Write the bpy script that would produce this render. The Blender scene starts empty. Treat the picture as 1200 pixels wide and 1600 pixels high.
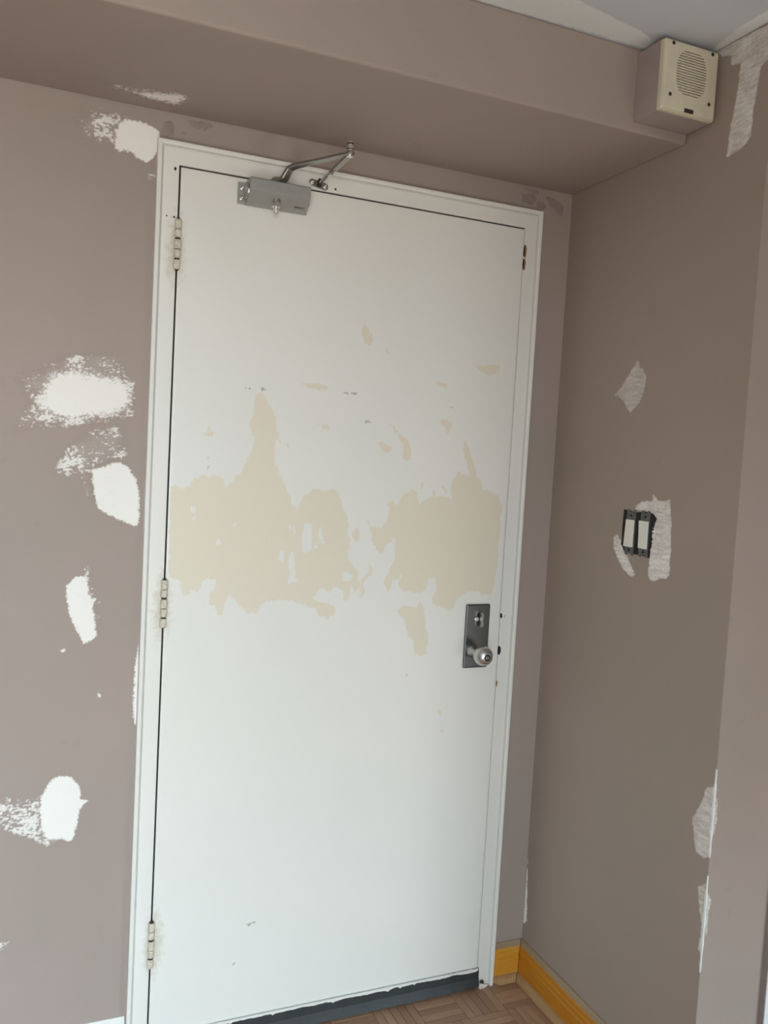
import bpy, bmesh, math, random
import numpy as np
from mathutils import Vector, Matrix

# ---------------------------------------------------------------- camera, world, light, exposure
C = bpy.context.scene.collection
SC = bpy.context.scene
CAM_POS = (-0.3103, -2.0264, 1.5010)
YAW, PITCH, ROLL, FOCAL_PX = 0.4029, -0.0658, 0.0549, 1322.87
f_ = Vector((math.sin(YAW)*math.cos(PITCH), math.cos(YAW)*math.cos(PITCH), math.sin(PITCH)))
r_ = Vector((math.cos(YAW), -math.sin(YAW), 0)); u_ = r_.cross(f_)
r2 = math.cos(ROLL)*r_ + math.sin(ROLL)*u_; u2 = -math.sin(ROLL)*r_ + math.cos(ROLL)*u_
cd = bpy.data.cameras.new('camera'); cam = bpy.data.objects.new('camera', cd); C.objects.link(cam)
M4 = Matrix.Identity(4)
for i in range(3):
    M4[i][0] = r2[i]; M4[i][1] = u2[i]; M4[i][2] = -f_[i]; M4[i][3] = CAM_POS[i]
cam.matrix_world = M4
cd.sensor_fit = 'HORIZONTAL'; cd.sensor_width = 36.0; cd.lens = 36.0*FOCAL_PX/1200.0; cd.clip_start = 0.02
SC.camera = cam

w = bpy.data.worlds.new('world'); SC.world = w; w.use_nodes = True
wt = w.node_tree; bg = wt.nodes['Background']
tcw = wt.nodes.new('ShaderNodeTexCoord'); sepw = wt.nodes.new('ShaderNodeSeparateXYZ'); rw = wt.nodes.new('ShaderNodeValToRGB'); mrw = wt.nodes.new('ShaderNodeMapRange')
wt.links.new(tcw.outputs['Generated'], sepw.inputs[0]); wt.links.new(sepw.outputs['Z'], mrw.inputs[0])
mrw.inputs[1].default_value = -1; mrw.inputs[2].default_value = 1
wt.links.new(mrw.outputs[0], rw.inputs[0]); wt.links.new(rw.outputs[0], bg.inputs[0])
cr = rw.color_ramp                       # overcast sky over duller ground and buildings
cr.elements[0].position = .46; cr.elements[0].color = (.46, .45, .42, 1)
cr.elements[1].position = .53; cr.elements[1].color = (.76, .93, 1.03, 1)
bg.inputs[1].default_value = 6.0

# unseen openings behind the camera: a tall window, a low one added for light
WINS = [dict(x0=-1.40, x1=0.0, z0=0.05, z1=2.20), dict(x0=1.40, x1=2.30, z0=0.05, z1=0.90)]
for q in WINS:
    pl_ = bpy.data.lights.new('window_daylight', 'AREA'); pl_.shape = 'RECTANGLE'; pl_.size = q['x1']-q['x0']; pl_.size_y = q['z1']-q['z0']
    pl_.cycles.is_portal = True              # guides the sampling of the sky through the window
    po = bpy.data.objects.new('window_daylight', pl_); C.objects.link(po)
    po.location = ((q['x0']+q['x1'])/2, -2.55-.13, (q['z0']+q['z1'])/2); po.rotation_euler = (math.radians(90), 0, 0)

vs = SC.view_settings
vs.view_transform = 'Standard'; vs.look = 'None'; vs.gamma = 1.0; vs.use_curve_mapping = False
vs.exposure = 1.13

# ---------------------------------------------------------------- dimensions (metres)
W = 1.0682        # right wall plane x
ZS, DS = 2.2509, 0.4435   # soffit underside height, soffit depth
ZC = 2.43         # ceiling
YO = -0.684       # outside corner
FY = -0.0133      # door face / casing face
DW, DH = 0.915, 2.1315
BLOCK_D = 1.0  # depth of the added wall that blocks daylight
XL, YB, XR = -3.2, -2.55, 2.6

# outlines of peeled paint, spackle and touch-ups, in millimetres on their own surfaces
PEEL=[[(4.8,1399.6),(15.6,1406.7),(24.9,1404.1),(34.4,1398.8),(41.5,1407.7),(49,1404.9),(54,1420.2),(67,1424.5),(79.9,1431.9),(87.6,1429.2),(100.6,1435.4),(114,1433.3),(124,1424.9),(132.2,1411.8),(138.4,1402.5),(143.7,1414.2),(154.8,1428.1),(169.7,1444.1),(180.8,1458.1),(182,1475.5),(187.1,1493.1),(196.3,1507.1),(199.1,1532.4),(190.8,1541.5),(184.2,1556.5),(185.5,1571.9),(192.8,1583.9),(193.7,1607),(194.7,1628.2),(200.2,1636.3),(212.1,1636),(222.5,1626.5),(224.8,1618.9),(235.4,1606.2),(246.2,1589.6),(250.6,1580.2),(247.1,1570.2),(253.8,1555.1),(258.7,1537.9),(251.2,1525.8),(247.9,1510),(250.9,1490.6),(253.8,1471.2),(262.8,1452.1),(274.3,1425),(285.6,1401.7),(296.7,1384.3),(306,1362.7),(310.5,1354.9),(317.9,1373),(329.5,1389.3),(341.5,1399.7),(353.5,1410.1),(370.5,1406.7),(387.4,1407.3),(404.2,1411.9),(419.7,1402.3),(429.2,1386.4),(435.1,1358.1),(446.8,1342),(451.3,1301.1),(458.9,1280.7),(456.2,1251.9),(459.7,1227.2),(471.6,1210.6),(485.2,1204.4),(477,1194),(475.5,1156.7),(467.3,1169.2),(458.7,1127.8),(449.9,1128),(444.2,1152.9),(430.6,1163.4),(417.8,1159.4),(410,1145.1),(400.8,1155.4),(387.6,1161.7),(375.5,1149.6),(367.8,1133.4),(385.5,1120.8),(407,1120.4),(429.3,1107.7),(425.8,1091.2),(404.7,1081.4),(382.7,1092.2),(373.5,1106.7),(351.8,1115.3),(330.5,1121.8),(309.4,1128.2),(288.4,1134.6),(272.3,1127.6),(247.8,1127.2),(232.1,1117.5),(225.1,1095.8),(212.8,1100),(204.8,1100.2),(196.8,1100.4),(182.2,1116.5),(167.8,1130.6),(155.5,1142.5),(147.6,1144.6),(144.5,1125.1),(138,1093.9),(128.3,1094.1),(121.8,1109.9),(117.5,1119.7),(107.7,1125.7),(108.6,1149),(119.4,1168.3),(118.7,1183.9),(107.3,1180.1),(95.6,1186),(84.7,1172.5),(81.5,1157.1),(74.2,1149.5),(64.4,1159.2),(55.1,1155.5),(48.1,1142.1),(40.3,1149.9),(35.3,1180.6),(23.9,1186.4),(9,1188.4),(5.6,1230.1),(4.6,1305.7),(5.5,1362.1)],[(502.2,1332.8),(518.1,1319.1),(538.5,1314.8),(555.4,1329.2),(561.6,1352.8),(557.1,1385.5),(572.2,1388.3),(586,1372.2),(590,1391.2),(604.6,1405.8),(629.7,1418.4),(640.9,1407),(645.5,1376.2),(662.9,1391),(680.7,1403.5),(710.1,1402.1),(731.6,1402.7),(745.8,1393.5),(735.9,1419.8),(744.4,1453.8),(759.7,1469),(782,1462.6),(793.5,1455.8),(789.4,1475.1),(773,1513),(768,1546.5),(774.4,1556.5),(788.4,1528.3),(801.5,1499.9),(809.4,1466.2),(824.6,1447.3),(840.1,1425.9),(868.7,1419.5),(886.8,1405.2),(897.2,1380.7),(898.7,1321),(896.7,1271.1),(897.5,1221),(891.8,1180.9),(883.7,1135.8),(855.2,1136.2),(843.2,1146.3),(820.8,1144.1),(798.7,1141.9),(780,1132.2),(770.9,1102.8),(757.9,1093.1),(738.4,1098.5),(724.3,1106.1),(702.2,1113.9),(708.7,1138.2),(708.8,1177.1),(697.4,1186.9),(687.2,1179.7),(678.5,1148.3),(657.6,1143.7),(631.1,1146.4),(615.2,1149),(603.6,1168.3),(607.1,1197),(597.6,1182.7),(582.2,1180.4),(578.9,1149.5),(568.8,1147.2),(561.8,1178.2),(570.7,1201.8),(582.1,1225.6),(583.8,1239.8),(584,1277.7),(580.6,1291.9),(568.7,1277.6),(554.6,1256.2),(545,1246.7),(534.2,1258.4),(517.4,1286.4),(513.9,1305)],[(597.5,1099),(622.8,1110.5),(654.7,1105),(664.6,1117),(678.7,1104.6),(684.8,1050.8),(696.1,1026),(694.6,981.9),(679.1,972.7),(659.8,983.3),(652.6,1012.8),(635.5,1032.8),(622.6,1071.9),(608.6,1086.7)],[(513,1534.4),(532.7,1540.2),(558.8,1525.4),(549.7,1508.7),(537,1510.4),(528.5,1526.1)],[(545,1587.1),(560.5,1581.2),(579.4,1563.8),(601,1546.5),(615.3,1523.8),(617.1,1495.7),(593.9,1494.6),(588.9,1508.4),(594.7,1522.7),(583.1,1545.4),(563.8,1569.8)],[(694.2,1601.7),(712.5,1607.6),(729.2,1599.2),(727.5,1584.8),(720.4,1570.1),(705.9,1585.8),(697.5,1592.4)],[(464.2,1304.2),(481,1313.8),(484.7,1290.6),(478.1,1276.6),(465,1290.4)],[(493.5,1181),(515,1199.2),(522.7,1196.3),(501.2,1176.2),(502,1136.3),(494.5,1136.4)],[(450.1,1204.5),(485.1,1197.4),(488.4,1155.2),(477.9,1148.3),(470.7,1188.1),(450.8,1190.5)],[(508.3,1227.8),(518.7,1220.8),(525.1,1197.3),(520.4,1192.6)],[(676.2,1432),(685,1418),(693.8,1406.3),(683,1408.4)],[(713.2,1435.8),(725.1,1419.4),(725.7,1409.8),(717,1419.1)],[(652,1438.2),(655.7,1438.4),(655.9,1419.4),(652.7,1419.2)],[(462,1827.8),(476.3,1821.4),(497.1,1793.2),(487.3,1781),(466.4,1780.5),(461.5,1807.1)],[(528.1,1777),(541.4,1762.2),(534.4,1759.9)],[(789.6,1757.4),(864.1,1764.3),(861.4,1746.8),(844.3,1735),(818.7,1734.5),(800.3,1744.8)],[(733.6,837.9),(750.6,815.4),(745.7,801.5)],[(746.6,787.2),(760.2,759.4),(752.5,758.3)],[(312.6,1667.6),(359.7,1670),(381.7,1661.3),(352.4,1657.4),(320.7,1661.6)],[(668.4,1704.4),(709.1,1697.5),(706.9,1690.1),(673.3,1696.9)],[(356.9,1571.4),(381,1569.9),(388,1558.3),(373.5,1558.9)],[(85.5,1561.6),(92.3,1536.9),(101.1,1532.5),(90.7,1523.9),(69.1,1526.9),(85.1,1536.5)],[(493.8,1675),(515.1,1668.3),(511.8,1666.5)],[(253.6,1532.1),(289.2,1511.8),(281.6,1509.9),(257.8,1523.5)]]
HOLES=[[(336.8,1327.5),(349.6,1323.7),(355.2,1295.7),(355,1259.3),(345,1249.2),(332.2,1255.1),(328.9,1279.2),(329.3,1311.3)],[(276.6,1250.7),(286.5,1256.8),(291.5,1238.9),(286.1,1222.8),(271.2,1234.8)],[(301.1,1252.9),(311.6,1251),(315.6,1210.8),(321.6,1174.5),(307.3,1170.6),(296.9,1170.7),(303.8,1198.8),(298.5,1222.9)],[(369.4,1308),(377.6,1312.2),(385.2,1288),(392.5,1271.8),(377.6,1271.7),(374.4,1291.9)],[(439.4,1200.4),(454.5,1202.4),(468.2,1194.1),(471.3,1177.5),(456.2,1173.4),(444.9,1179.7)],[(295.1,1316.7),(301,1314.8),(303.7,1300.9),(297.5,1300.8)],[(305.3,1318.9),(309.4,1319),(309.9,1301),(306.6,1300.9)],[(362.9,1277.6),(368.9,1275.6),(370.5,1261.5),(363.7,1261.4)],[(54.7,1355.9),(67.7,1359.3),(64.5,1344.8),(57,1344.6)],[(57.5,1333.2),(65.7,1334.2),(60.4,1324.9),(53,1323.6)],[(111.2,1272.1),(122.4,1279.9),(125.6,1269.2),(112.5,1267.5)],[(152.7,1315.2),(161.3,1323.1),(159.8,1313.4)],[(244.3,1288.1),(252.3,1291),(250.7,1282.3),(244.7,1281.4)]]
GRIME=[[(170.8,1645.6),(181.9,1646.5),(182,1643.6),(170.9,1642.7)],[(210.2,1647.4),(223,1646.9),(223.2,1644),(210.4,1644.5)],[(416.7,1655.1),(431.4,1654.7),(431.5,1652.4),(416.9,1652)],[(439.5,1656.1),(455.9,1655.9),(454.5,1652),(441.3,1652.4)],[(482.2,1587.3),(489.6,1587.8),(489.8,1583.9),(482.4,1583.4)],[(493,1587.2),(500.5,1586.9),(500.7,1583.9),(493.2,1584.1)],[(721.9,1640.9),(729.2,1639.9),(728.6,1635.8),(722.2,1636.1)],[(83.3,1475.4),(86.9,1475.6),(87.1,1471.3),(83.5,1471.1)],[(637.9,925.6),(642.4,925.4),(642.7,920.4),(638.2,920.7)],[(234.1,303.5),(253.7,308.6),(255.6,304.9),(236,298.2)],[(197.7,202.8),(205.6,208),(207.4,204.3),(199.5,199.1)]]
PATCHES={
 'corner':('far',[('s',[(-140.6,2200.6),(-127.7,2215.2),(-107,2219.3),(-85.9,2217.5),(-70.6,2214.5),(-56.9,2212.6),(-48.9,2203.5),(-48.4,2191.3),(-50.1,2178.8),(-50.9,2158.7),(-62,2142.8),(-73.8,2133),(-86,2133.8),(-98.3,2139.2),(-110.6,2149.1),(-122.5,2148.4),(-134.3,2144.6),(-143.4,2150.5),(-142.7,2176.2)]),('d',[(-231.8,2200.2),(-183.9,2229.2),(-157.7,2230.1),(-131.1,2228),(-107.5,2234.3),(-89.3,2229),(-82.9,2218.1),(-136.3,2204.5),(-137.4,2150.1),(-152.3,2153.3),(-178.8,2157.3),(-210.5,2157.1),(-222.5,2175.5)])]),
 'dab':('far',[('h',[(-73,2110.2),(-57.9,2112.9),(-54.4,2101.2),(-64.9,2094.8),(-72.7,2101.1)])]),
 'soffit':('soff',[('p',[(-115.9,-69.7),(-100.6,-86.7),(-79.2,-99.3),(-57.2,-108.1),(-35.7,-119.2),(-17.5,-115.5),(-5.7,-102.1),(-7.8,-75.9),(-15.6,-50.1),(-30.7,-49.7),(-49.5,-55.5),(-73.1,-54.1),(-97,-56.6)]),('d',[(-175.1,-97.4),(-164.3,-100),(-124.6,-96.2),(-103.7,-112.3),(-64.7,-119.5),(-51.4,-107.6),(-114.6,-58.4),(-170.4,-73.4)])]),
 'big':('far',[('p',[(-294.7,1583.3),(-281.5,1617.7),(-259.5,1646.9),(-234,1659.9),(-208,1660.7),(-184.4,1656.7),(-160.7,1654.1),(-136.7,1651.6),(-112.5,1650.6),(-96.9,1639.3),(-87.2,1624.4),(-83.1,1593.1),(-91.6,1573.5),(-112.5,1559.4),(-139.5,1551.2),(-181.1,1545.3),(-210.3,1540.2),(-227.8,1539.1),(-250.9,1540.6),(-274.1,1551.3),(-291.4,1562.3)]),('d',[(-340.4,1627.7),(-299.1,1646.4),(-243.3,1681.9),(-197.4,1698.6),(-150.5,1709.4),(-120.3,1703),(-107,1666.7),(-78.5,1637.7),(-78,1580.8),(-81.8,1555.1),(-127.2,1545.8),(-162.9,1534),(-221.5,1524),(-278.9,1520.4),(-340.2,1501.5),(-335.7,1544),(-303,1576.6)])]),
 'lower':('far',[('s',[(-171.7,1433.2),(-142.1,1444),(-112.1,1454.9),(-90.3,1443.1),(-73.9,1415),(-65,1383.2),(-62.4,1351),(-63.9,1305.6),(-82.7,1308.5),(-107.7,1320.9),(-132.5,1333.1),(-157.1,1345.2),(-160.8,1367.3),(-167.7,1398.7)]),('d',[(-248.4,1448.3),(-226.4,1489.7),(-180.4,1523.5),(-102.9,1544.2),(-91,1465.5),(-115.2,1454.7),(-171.8,1434.7),(-160.3,1351.5),(-200.1,1391.2),(-200.8,1416.2),(-253.4,1420.3)])]),
 'slim':('far',[('s',[(-220.2,1167.4),(-211.7,1180),(-194.3,1191),(-182.4,1192.6),(-173.3,1189.3),(-170.8,1154.1),(-162.8,1137.9),(-153.8,1139.4),(-160.8,1121.8),(-155.5,1099.2),(-151.8,1076.4),(-148,1050.4),(-159.8,1041.1),(-177.7,1035.3),(-190.4,1058.3),(-206.4,1097.1),(-216.3,1132.4)]),('d',[(-186,1211.7),(-171.3,1221.3),(-158.2,1186),(-153.9,1144.2),(-144.4,1131.2),(-142.5,1069.7),(-148.6,1069.9),(-168.9,1141.2),(-182.4,1192.6)])]),
 'low':('far',[('s',[(-259.6,677.8),(-242.8,715.5),(-221.6,729.1),(-196,722.6),(-177.2,704.7),(-170.6,668),(-157.5,663.3),(-171.7,644),(-179.7,600.7),(-188,569.6),(-213.8,577),(-242.8,580.7),(-258,614.4),(-260.6,646.4)]),('h',[(-374.1,667.4),(-343.6,675.5),(-330.1,689.5),(-273.9,679.4),(-256.4,689.3),(-258,614.4),(-217.4,577.4),(-242.4,564.7),(-278.6,585.4),(-314.1,601.8),(-342.2,617.1),(-373.3,628.7)])]),
 'edge':('far',[('h',[(-360.5,353.2),(-336.3,353.5),(-316.3,351.9),(-321.9,336.2),(-335.7,329.6),(-360.1,333.3)])]),
 'beside':('far',[('s',[(-44,1040),(-54,1032),(-60,990),(-63,930),(-62,870),(-58,838),(-44,826)])]),
 'dot':('far',[('s',[(-140.7,914.8),(-137.7,914.6),(-136.8,907),(-139.9,906.5)]),('s',[(-225,1021),(-216.1,1022.3),(-215.5,1019),(-223.4,1016.1)])]),
 'sw':('right',[('t:1.25',[(-418.6,1445.1),(-428.4,1440.7),(-438.5,1432.5),(-453.3,1431),(-463.9,1433),(-477.7,1437.7),(-482.8,1423.2),(-491.2,1379.3),(-489.9,1359.3),(-495.4,1325.2),(-494.2,1287.8),(-497.5,1258.4),(-483.9,1252.5),(-462.7,1248),(-445.4,1237.6),(-430.1,1240.3),(-421.3,1251.8),(-422.5,1275.2),(-423.4,1301),(-423.7,1342.1),(-425,1380.6),(-425.1,1393.3),(-412.1,1402),(-377.5,1402.7),(-355.7,1403.6),(-364.1,1416.9),(-382.7,1426),(-405.2,1430.2),(-420.6,1427.4)])]),
 'cres':('right',[('t:1.25',[(-297.7,1339),(-309.2,1329.5),(-323.9,1309.6),(-342.7,1287.9),(-361.2,1266.6),(-378.7,1245.4),(-368.3,1239.1),(-352,1241.3),(-330.2,1254.1),(-306.7,1277.8),(-287.4,1299.8),(-284.3,1326.7)])]),
 'diamond':('right',[('t:.7',[(-327,1769.3),(-333.4,1767.7),(-338.3,1752.8),(-351.2,1748.7),(-366.1,1726.1),(-362.4,1703.7),(-358.5,1683.3),(-345.4,1661.1),(-327.7,1649.1),(-314.4,1638.9),(-301.6,1652),(-282.9,1671.8),(-261.3,1685.5),(-251.2,1684.9),(-248.8,1690.4),(-262.9,1700.5),(-278,1714.7),(-289.6,1728.9),(-312.9,1752.6)])]),
 'ceilstrip':('right',[('t:1.05',[(-560.4,2402.1),(-564.4,2378.8),(-589.3,2375.5),(-589.5,2360.4),(-588.1,2333),(-583.9,2291.3),(-575.1,2250.8),(-571.9,2212.5),(-568.9,2184.8),(-580.9,2183.5),(-606.5,2187.8),(-622.5,2196.8),(-635,2209.9),(-636.6,2247.5),(-640.5,2288.3),(-645.3,2320.1),(-648,2346.3),(-660.8,2351.6),(-681.8,2351.5),(-674,2426.4),(-512.3,2431.4),(-532.7,2411)])]),
 'cornr':('right',[('t',[(-657,820.2),(-673.4,831),(-691.3,824.8),(-693.1,755.3),(-689.4,682.9),(-667.8,666),(-643.4,670.4),(-633.8,702.4),(-623.7,738.9),(-639.3,763.6),(-650.8,795.4)])]),
 'cornr2':('right',[('t',[(-657.1,599.9),(-673.6,612.7),(-693,622.5),(-694.4,556.3),(-692.9,488.4),(-687.4,458.1),(-672,462.7),(-677.2,524.6),(-664.1,562.7)])]),
 'alc':('alc',[('t',[(1064.7,822.2),(1079,803),(1081.4,758.5),(1075,723.8),(1066.5,751.5)]),('t',[(1068.2,600),(1084.4,579.5),(1081,557.5),(1078.1,503.9),(1073.8,491.2)])]),
 'vert':('right',[('s',[(28.2,419.2),(5.2,429.4),(-19.3,171.2),(9.2,147.8)])]),
 'ceilsmear':('ceil',[('s:.9',[(442.5,-440.4),(492.8,-441.3),(941,-449.6),(969.7,-445.4),(913.1,-486.6),(867,-504.7),(732.6,-529.8),(641,-549.6)])]),
 'ceilsmear2':('ceil',[('s:.8',[(1069.9,-495.7),(1067.8,-665),(1031.2,-706.4),(1033.7,-622.5),(1048.1,-537)])]),
}
TOUCHES={
 'k1':('far',[('k',[(-40.6,2229.6),(-22.3,2234.8),(-15.6,2222.3),(-18,2203.4),(-39.3,2193.1),(-45.8,2204.1)]),('k',[(-2.9,2215.5),(9.6,2214.9),(16.1,2210),(3.6,2207.6)]),('k',[(11.8,2240.1),(27.3,2246.3),(49.6,2244.5),(50.1,2232.2),(34.5,2224.4),(18.4,2232.1)]),('k',[(52.6,2248.2),(70.5,2240.9),(59.7,2230.9),(44.1,2221.6),(50.1,2232.2)])]),
 'k2':('far',[('k',[(905.8,2226.8),(946,2233.6),(953.8,2220.7),(944.8,2204.9),(907.5,2204.5)]),('k',[(957.7,2215.6),(971,2220.6),(989.6,2203.6),(976.5,2194.4),(955.5,2199.5)]),('k',[(983.5,2237),(1001.1,2234.2),(1044.6,2215.4),(1039.8,2188.6),(1025.6,2189.3),(999.4,2211),(981,2225.2)]),('k',[(911.2,2244.7),(962.3,2243.4),(956.3,2232.5),(911.5,2240.5)])]),
}


# ---------------------------------------------------------------- helpers
def finish(name, bm, mat, parent=None, smooth=False, bevel=0.0, seg=2, kind=None):
    me = bpy.data.meshes.new(name)
    bmesh.ops.recalc_face_normals(bm, faces=bm.faces)
    bm.to_mesh(me); bm.free()
    o = bpy.data.objects.new(name, me); C.objects.link(o)
    if mat: me.materials.append(mat)
    if smooth:
        for p in me.polygons: p.use_smooth = True
    if parent: o.parent = parent
    if bevel:
        m = o.modifiers.new('bevel', 'BEVEL'); m.width = bevel; m.segments = seg; m.limit_method = 'ANGLE'; m.angle_limit = math.radians(35)
        if smooth:
            m.harden_normals = False
    if kind: o['kind'] = kind
    return o
def box(bm, x0, x1, y0, y1, z0, z1):
    vs_ = [bm.verts.new(p) for p in ((x0,y0,z0),(x1,y0,z0),(x1,y1,z0),(x0,y1,z0),(x0,y0,z1),(x1,y0,z1),(x1,y1,z1),(x0,y1,z1))]
    for q in ((0,3,2,1),(4,5,6,7),(0,1,5,4),(1,2,6,5),(2,3,7,6),(3,0,4,7)): bm.faces.new([vs_[i] for i in q])
def B(*boxes):
    bm = bmesh.new()
    for b in boxes: box(bm, *b)
    return bm
def frame_of(axis):
    a = Vector(axis).normalized(); h = Vector((0,0,1)) if abs(a.z) < .9 else Vector((1,0,0))
    e1 = a.cross(h).normalized(); e2 = a.cross(e1); return a, e1, e2
def lathe(bm, origin, axis, prof, n=32, rot=0.0):
    """prof = [(distance along axis, radius)]; closed at both ends"""
    a, e1, e2 = frame_of(axis); o = Vector(origin); rings = []
    for d, r in prof:
        rings.append([bm.verts.new(o + a*d + (e1*math.cos(t) + e2*math.sin(t))*max(r, 1e-5)) for t in [2*math.pi*i/n + rot for i in range(n)]])
    for A, B_ in zip(rings, rings[1:]):
        for i in range(n): bm.faces.new((A[i], A[(i+1)%n], B_[(i+1)%n], B_[i]))
    bm.faces.new(rings[0]); bm.faces.new(rings[-1])
def extrude(bm, prof, axis, a0, a1):
    """prof = 2D polygon; axis 'x' -> (y,z), 'y' -> (x,z), 'z' -> (x,y)"""
    def P(p, a): return {'x': (a, p[0], p[1]), 'y': (p[0], a, p[1]), 'z': (p[0], p[1], a)}[axis]
    A = [bm.verts.new(P(p, a0)) for p in prof]; D = [bm.verts.new(P(p, a1)) for p in prof]; n = len(prof)
    for i in range(n): bm.faces.new((A[i], A[(i+1)%n], D[(i+1)%n], D[i]))
    bm.faces.new(A); bm.faces.new(D)
def tag(o, label=None, cat=None, kind=None, group=None):
    if label: o['label'] = label
    if cat: o['category'] = cat
    if kind: o['kind'] = kind
    if group: o['group'] = group
    return o
def empty(name, loc=(0,0,0)):
    o = bpy.data.objects.new(name, None); C.objects.link(o); o.location = loc; o.empty_display_size = .05
    return o
def put(o, parent):           # parent while keeping the world-space mesh coordinates
    o.parent = parent; o.matrix_parent_inverse = Matrix.Translation(parent.location).inverted(); return o

# ---------------------------------------------------------------- procedural materials
class NT:
    def __init__(s, name):
        s.m = bpy.data.materials.new(name); s.m.use_nodes = True; s.t = s.m.node_tree
        s.b = s.t.nodes['Principled BSDF']
    def n(s, typ, **kw):
        d = s.t.nodes.new(typ)
        for k, v in kw.items():
            if k in d.inputs: d.inputs[k].default_value = v
            else: setattr(d, k, v)
        return d
    def l(s, a, b): s.t.links.new(a, b)
    def noise(s, scale, detail=3, rough=.55, vec=None, stretch=None):
        tc = s.n('ShaderNodeTexCoord'); src = tc.outputs['Object']
        if stretch:
            mp = s.n('ShaderNodeMapping'); mp.inputs['Scale'].default_value = stretch; s.l(src, mp.inputs[0]); src = mp.outputs[0]
        d = s.n('ShaderNodeTexNoise'); d.inputs['Scale'].default_value = scale; d.inputs['Detail'].default_value = detail; d.inputs['Roughness'].default_value = rough
        s.l(src, d.inputs['Vector']); return d.outputs['Fac']
    def ramp(s, fac, a, b, c0=0.0, c1=1.0):
        d = s.n('ShaderNodeMapRange'); d.inputs[1].default_value = a; d.inputs[2].default_value = b; d.inputs[3].default_value = c0; d.inputs[4].default_value = c1
        s.l(fac, d.inputs[0]); return d.outputs[0]
    def mix(s, fac, a, b, mode='MIX'):
        d = s.n('ShaderNodeMix', data_type='RGBA', blend_type=mode); d.clamp_factor = True
        for sock, v in ((d.inputs[0], fac), (d.inputs[6], a), (d.inputs[7], b)):
            if hasattr(v, 'node'): s.l(v, sock)
            elif isinstance(v, (int, float)): sock.default_value = v
            else: sock.default_value = (*v, 1)
        return d.outputs[2]
    def math(s, op, a, b=0.0):
        d = s.n('ShaderNodeMath', operation=op)
        for sock, v in ((d.inputs[0], a), (d.inputs[1], b)):
            if hasattr(v, 'node'): s.l(v, sock)
            else: sock.default_value = v
        return d.outputs[0]
    def attr(s, name):
        d = s.n('ShaderNodeAttribute'); d.attribute_name = name; return d.outputs['Fac']
    def bump(s, h, dist, strength=1.0):
        d = s.n('ShaderNodeBump'); d.inputs['Strength'].default_value = strength; d.inputs['Distance'].default_value = dist
        s.l(h, d.inputs['Height']); s.l(d.outputs[0], s.b.inputs['Normal'])
    def out(s, col=None, rough=.5, metal=0.0, spec=None):
        if col is not None:
            if hasattr(col, 'node'): s.l(col, s.b.inputs['Base Color'])
            else: s.b.inputs['Base Color'].default_value = (*col, 1)
        if hasattr(rough, 'node'): s.l(rough, s.b.inputs['Roughness'])
        else: s.b.inputs['Roughness'].default_value = rough
        s.b.inputs['Metallic'].default_value = metal
        if spec is not None: s.b.inputs['Specular IOR Level'].default_value = spec
        return s.m

WALL = (0.384, 0.308, 0.274); WALL2 = (0.352, 0.295, 0.258)
def wall_col(t, k=(1, 1, 1)):
    big = t.noise(1.7, 3, .6)
    c = t.mix(t.ramp(big, .35, .65), [a*b for a, b in zip(WALL, k)], [a*b for a, b in zip(WALL2, k)])
    smudge = t.noise(12, 5, .7)
    c = t.mix(t.ramp(smudge, .63, .78, 0, .35), c, (.25, .205, .185))
    return c
def wall_material(name='taupe_wall_paint', k=(1, 1, 1)):
    t = NT(name); c = wall_col(t, k)
    t.bump(t.noise(420, 2, .6), .0006, .35)
    return t.out(c, .62, spec=.3)
def plaster_material(name='white_spackle', k=(1, 1, 1), under=None, white=(.88, .855, .81)):
    """spackle; the attribute 'cover' says how thickly it lies, thin smears let the paint beneath show"""
    t = NT(name); cov = t.attr('cover')
    base = under if under else wall_col(t, k)
    streak = t.noise(60, 3, .6, stretch=(1, 1, 4)); fine = t.noise(420, 2, .6)
    f = t.math('ADD', cov, t.math('MULTIPLY', t.math('SUBTRACT', streak, .5), .22))
    f = t.math('ADD', f, t.math('MULTIPLY', t.math('SUBTRACT', fine, .5), .25))
    f = t.ramp(f, .02, .98)
    c = t.mix(f, base, white)
    t.bump(t.noise(240, 3, .6), .0006, .4)
    return t.out(c, .8, spec=.2)
def touch_material():
    t = NT('darker_taupe_touch_up'); c = t.mix(t.ramp(t.noise(60, 3), .35, .65), (.265, .22, .195), (.31, .255, .228))
    return t.out(c, .55)
def hinge_stain(t, c):
    """grubby yellow-brown halo round each hinge"""
    tc = t.n('ShaderNodeTexCoord'); n = t.noise(70, 4, .65); tot = None
    for x, z in ((-.006, 1.945), (-.006, 1.118), (.004, .296)):
        mp = t.n('ShaderNodeMapping'); mp.inputs['Location'].default_value = (-x/.020, 0, -z/.075); mp.inputs['Scale'].default_value = (1/.020, 0, 1/.075)
        t.l(tc.outputs['Object'], mp.inputs[0]); ln = t.n('ShaderNodeVectorMath', operation='LENGTH'); t.l(mp.outputs[0], ln.inputs[0])
        m_ = t.ramp(t.math('ADD', ln.outputs['Value'], t.math('MULTIPLY', t.math('SUBTRACT', n, .5), -2.4)), .25, 1.3, .65, 0)
        tot = m_ if tot is None else t.math('MAXIMUM', tot, m_)
    return t.mix(tot, c, (.55, .47, .34))
def white_paint(name='white_door_paint'):
    t = NT(name)
    c = t.mix(t.ramp(t.noise(2.2, 3), .35, .65), (.80, .785, .74), (.775, .77, .725))
    spots = t.noise(34, 5, .7)
    c = t.mix(t.ramp(spots, .70, .80, 0, .30), c, (.50, .47, .40)); c = hinge_stain(t, c)
    t.bump(t.noise(300, 2), .0004, .3)
    return t.out(c, .42, spec=.4)
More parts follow.
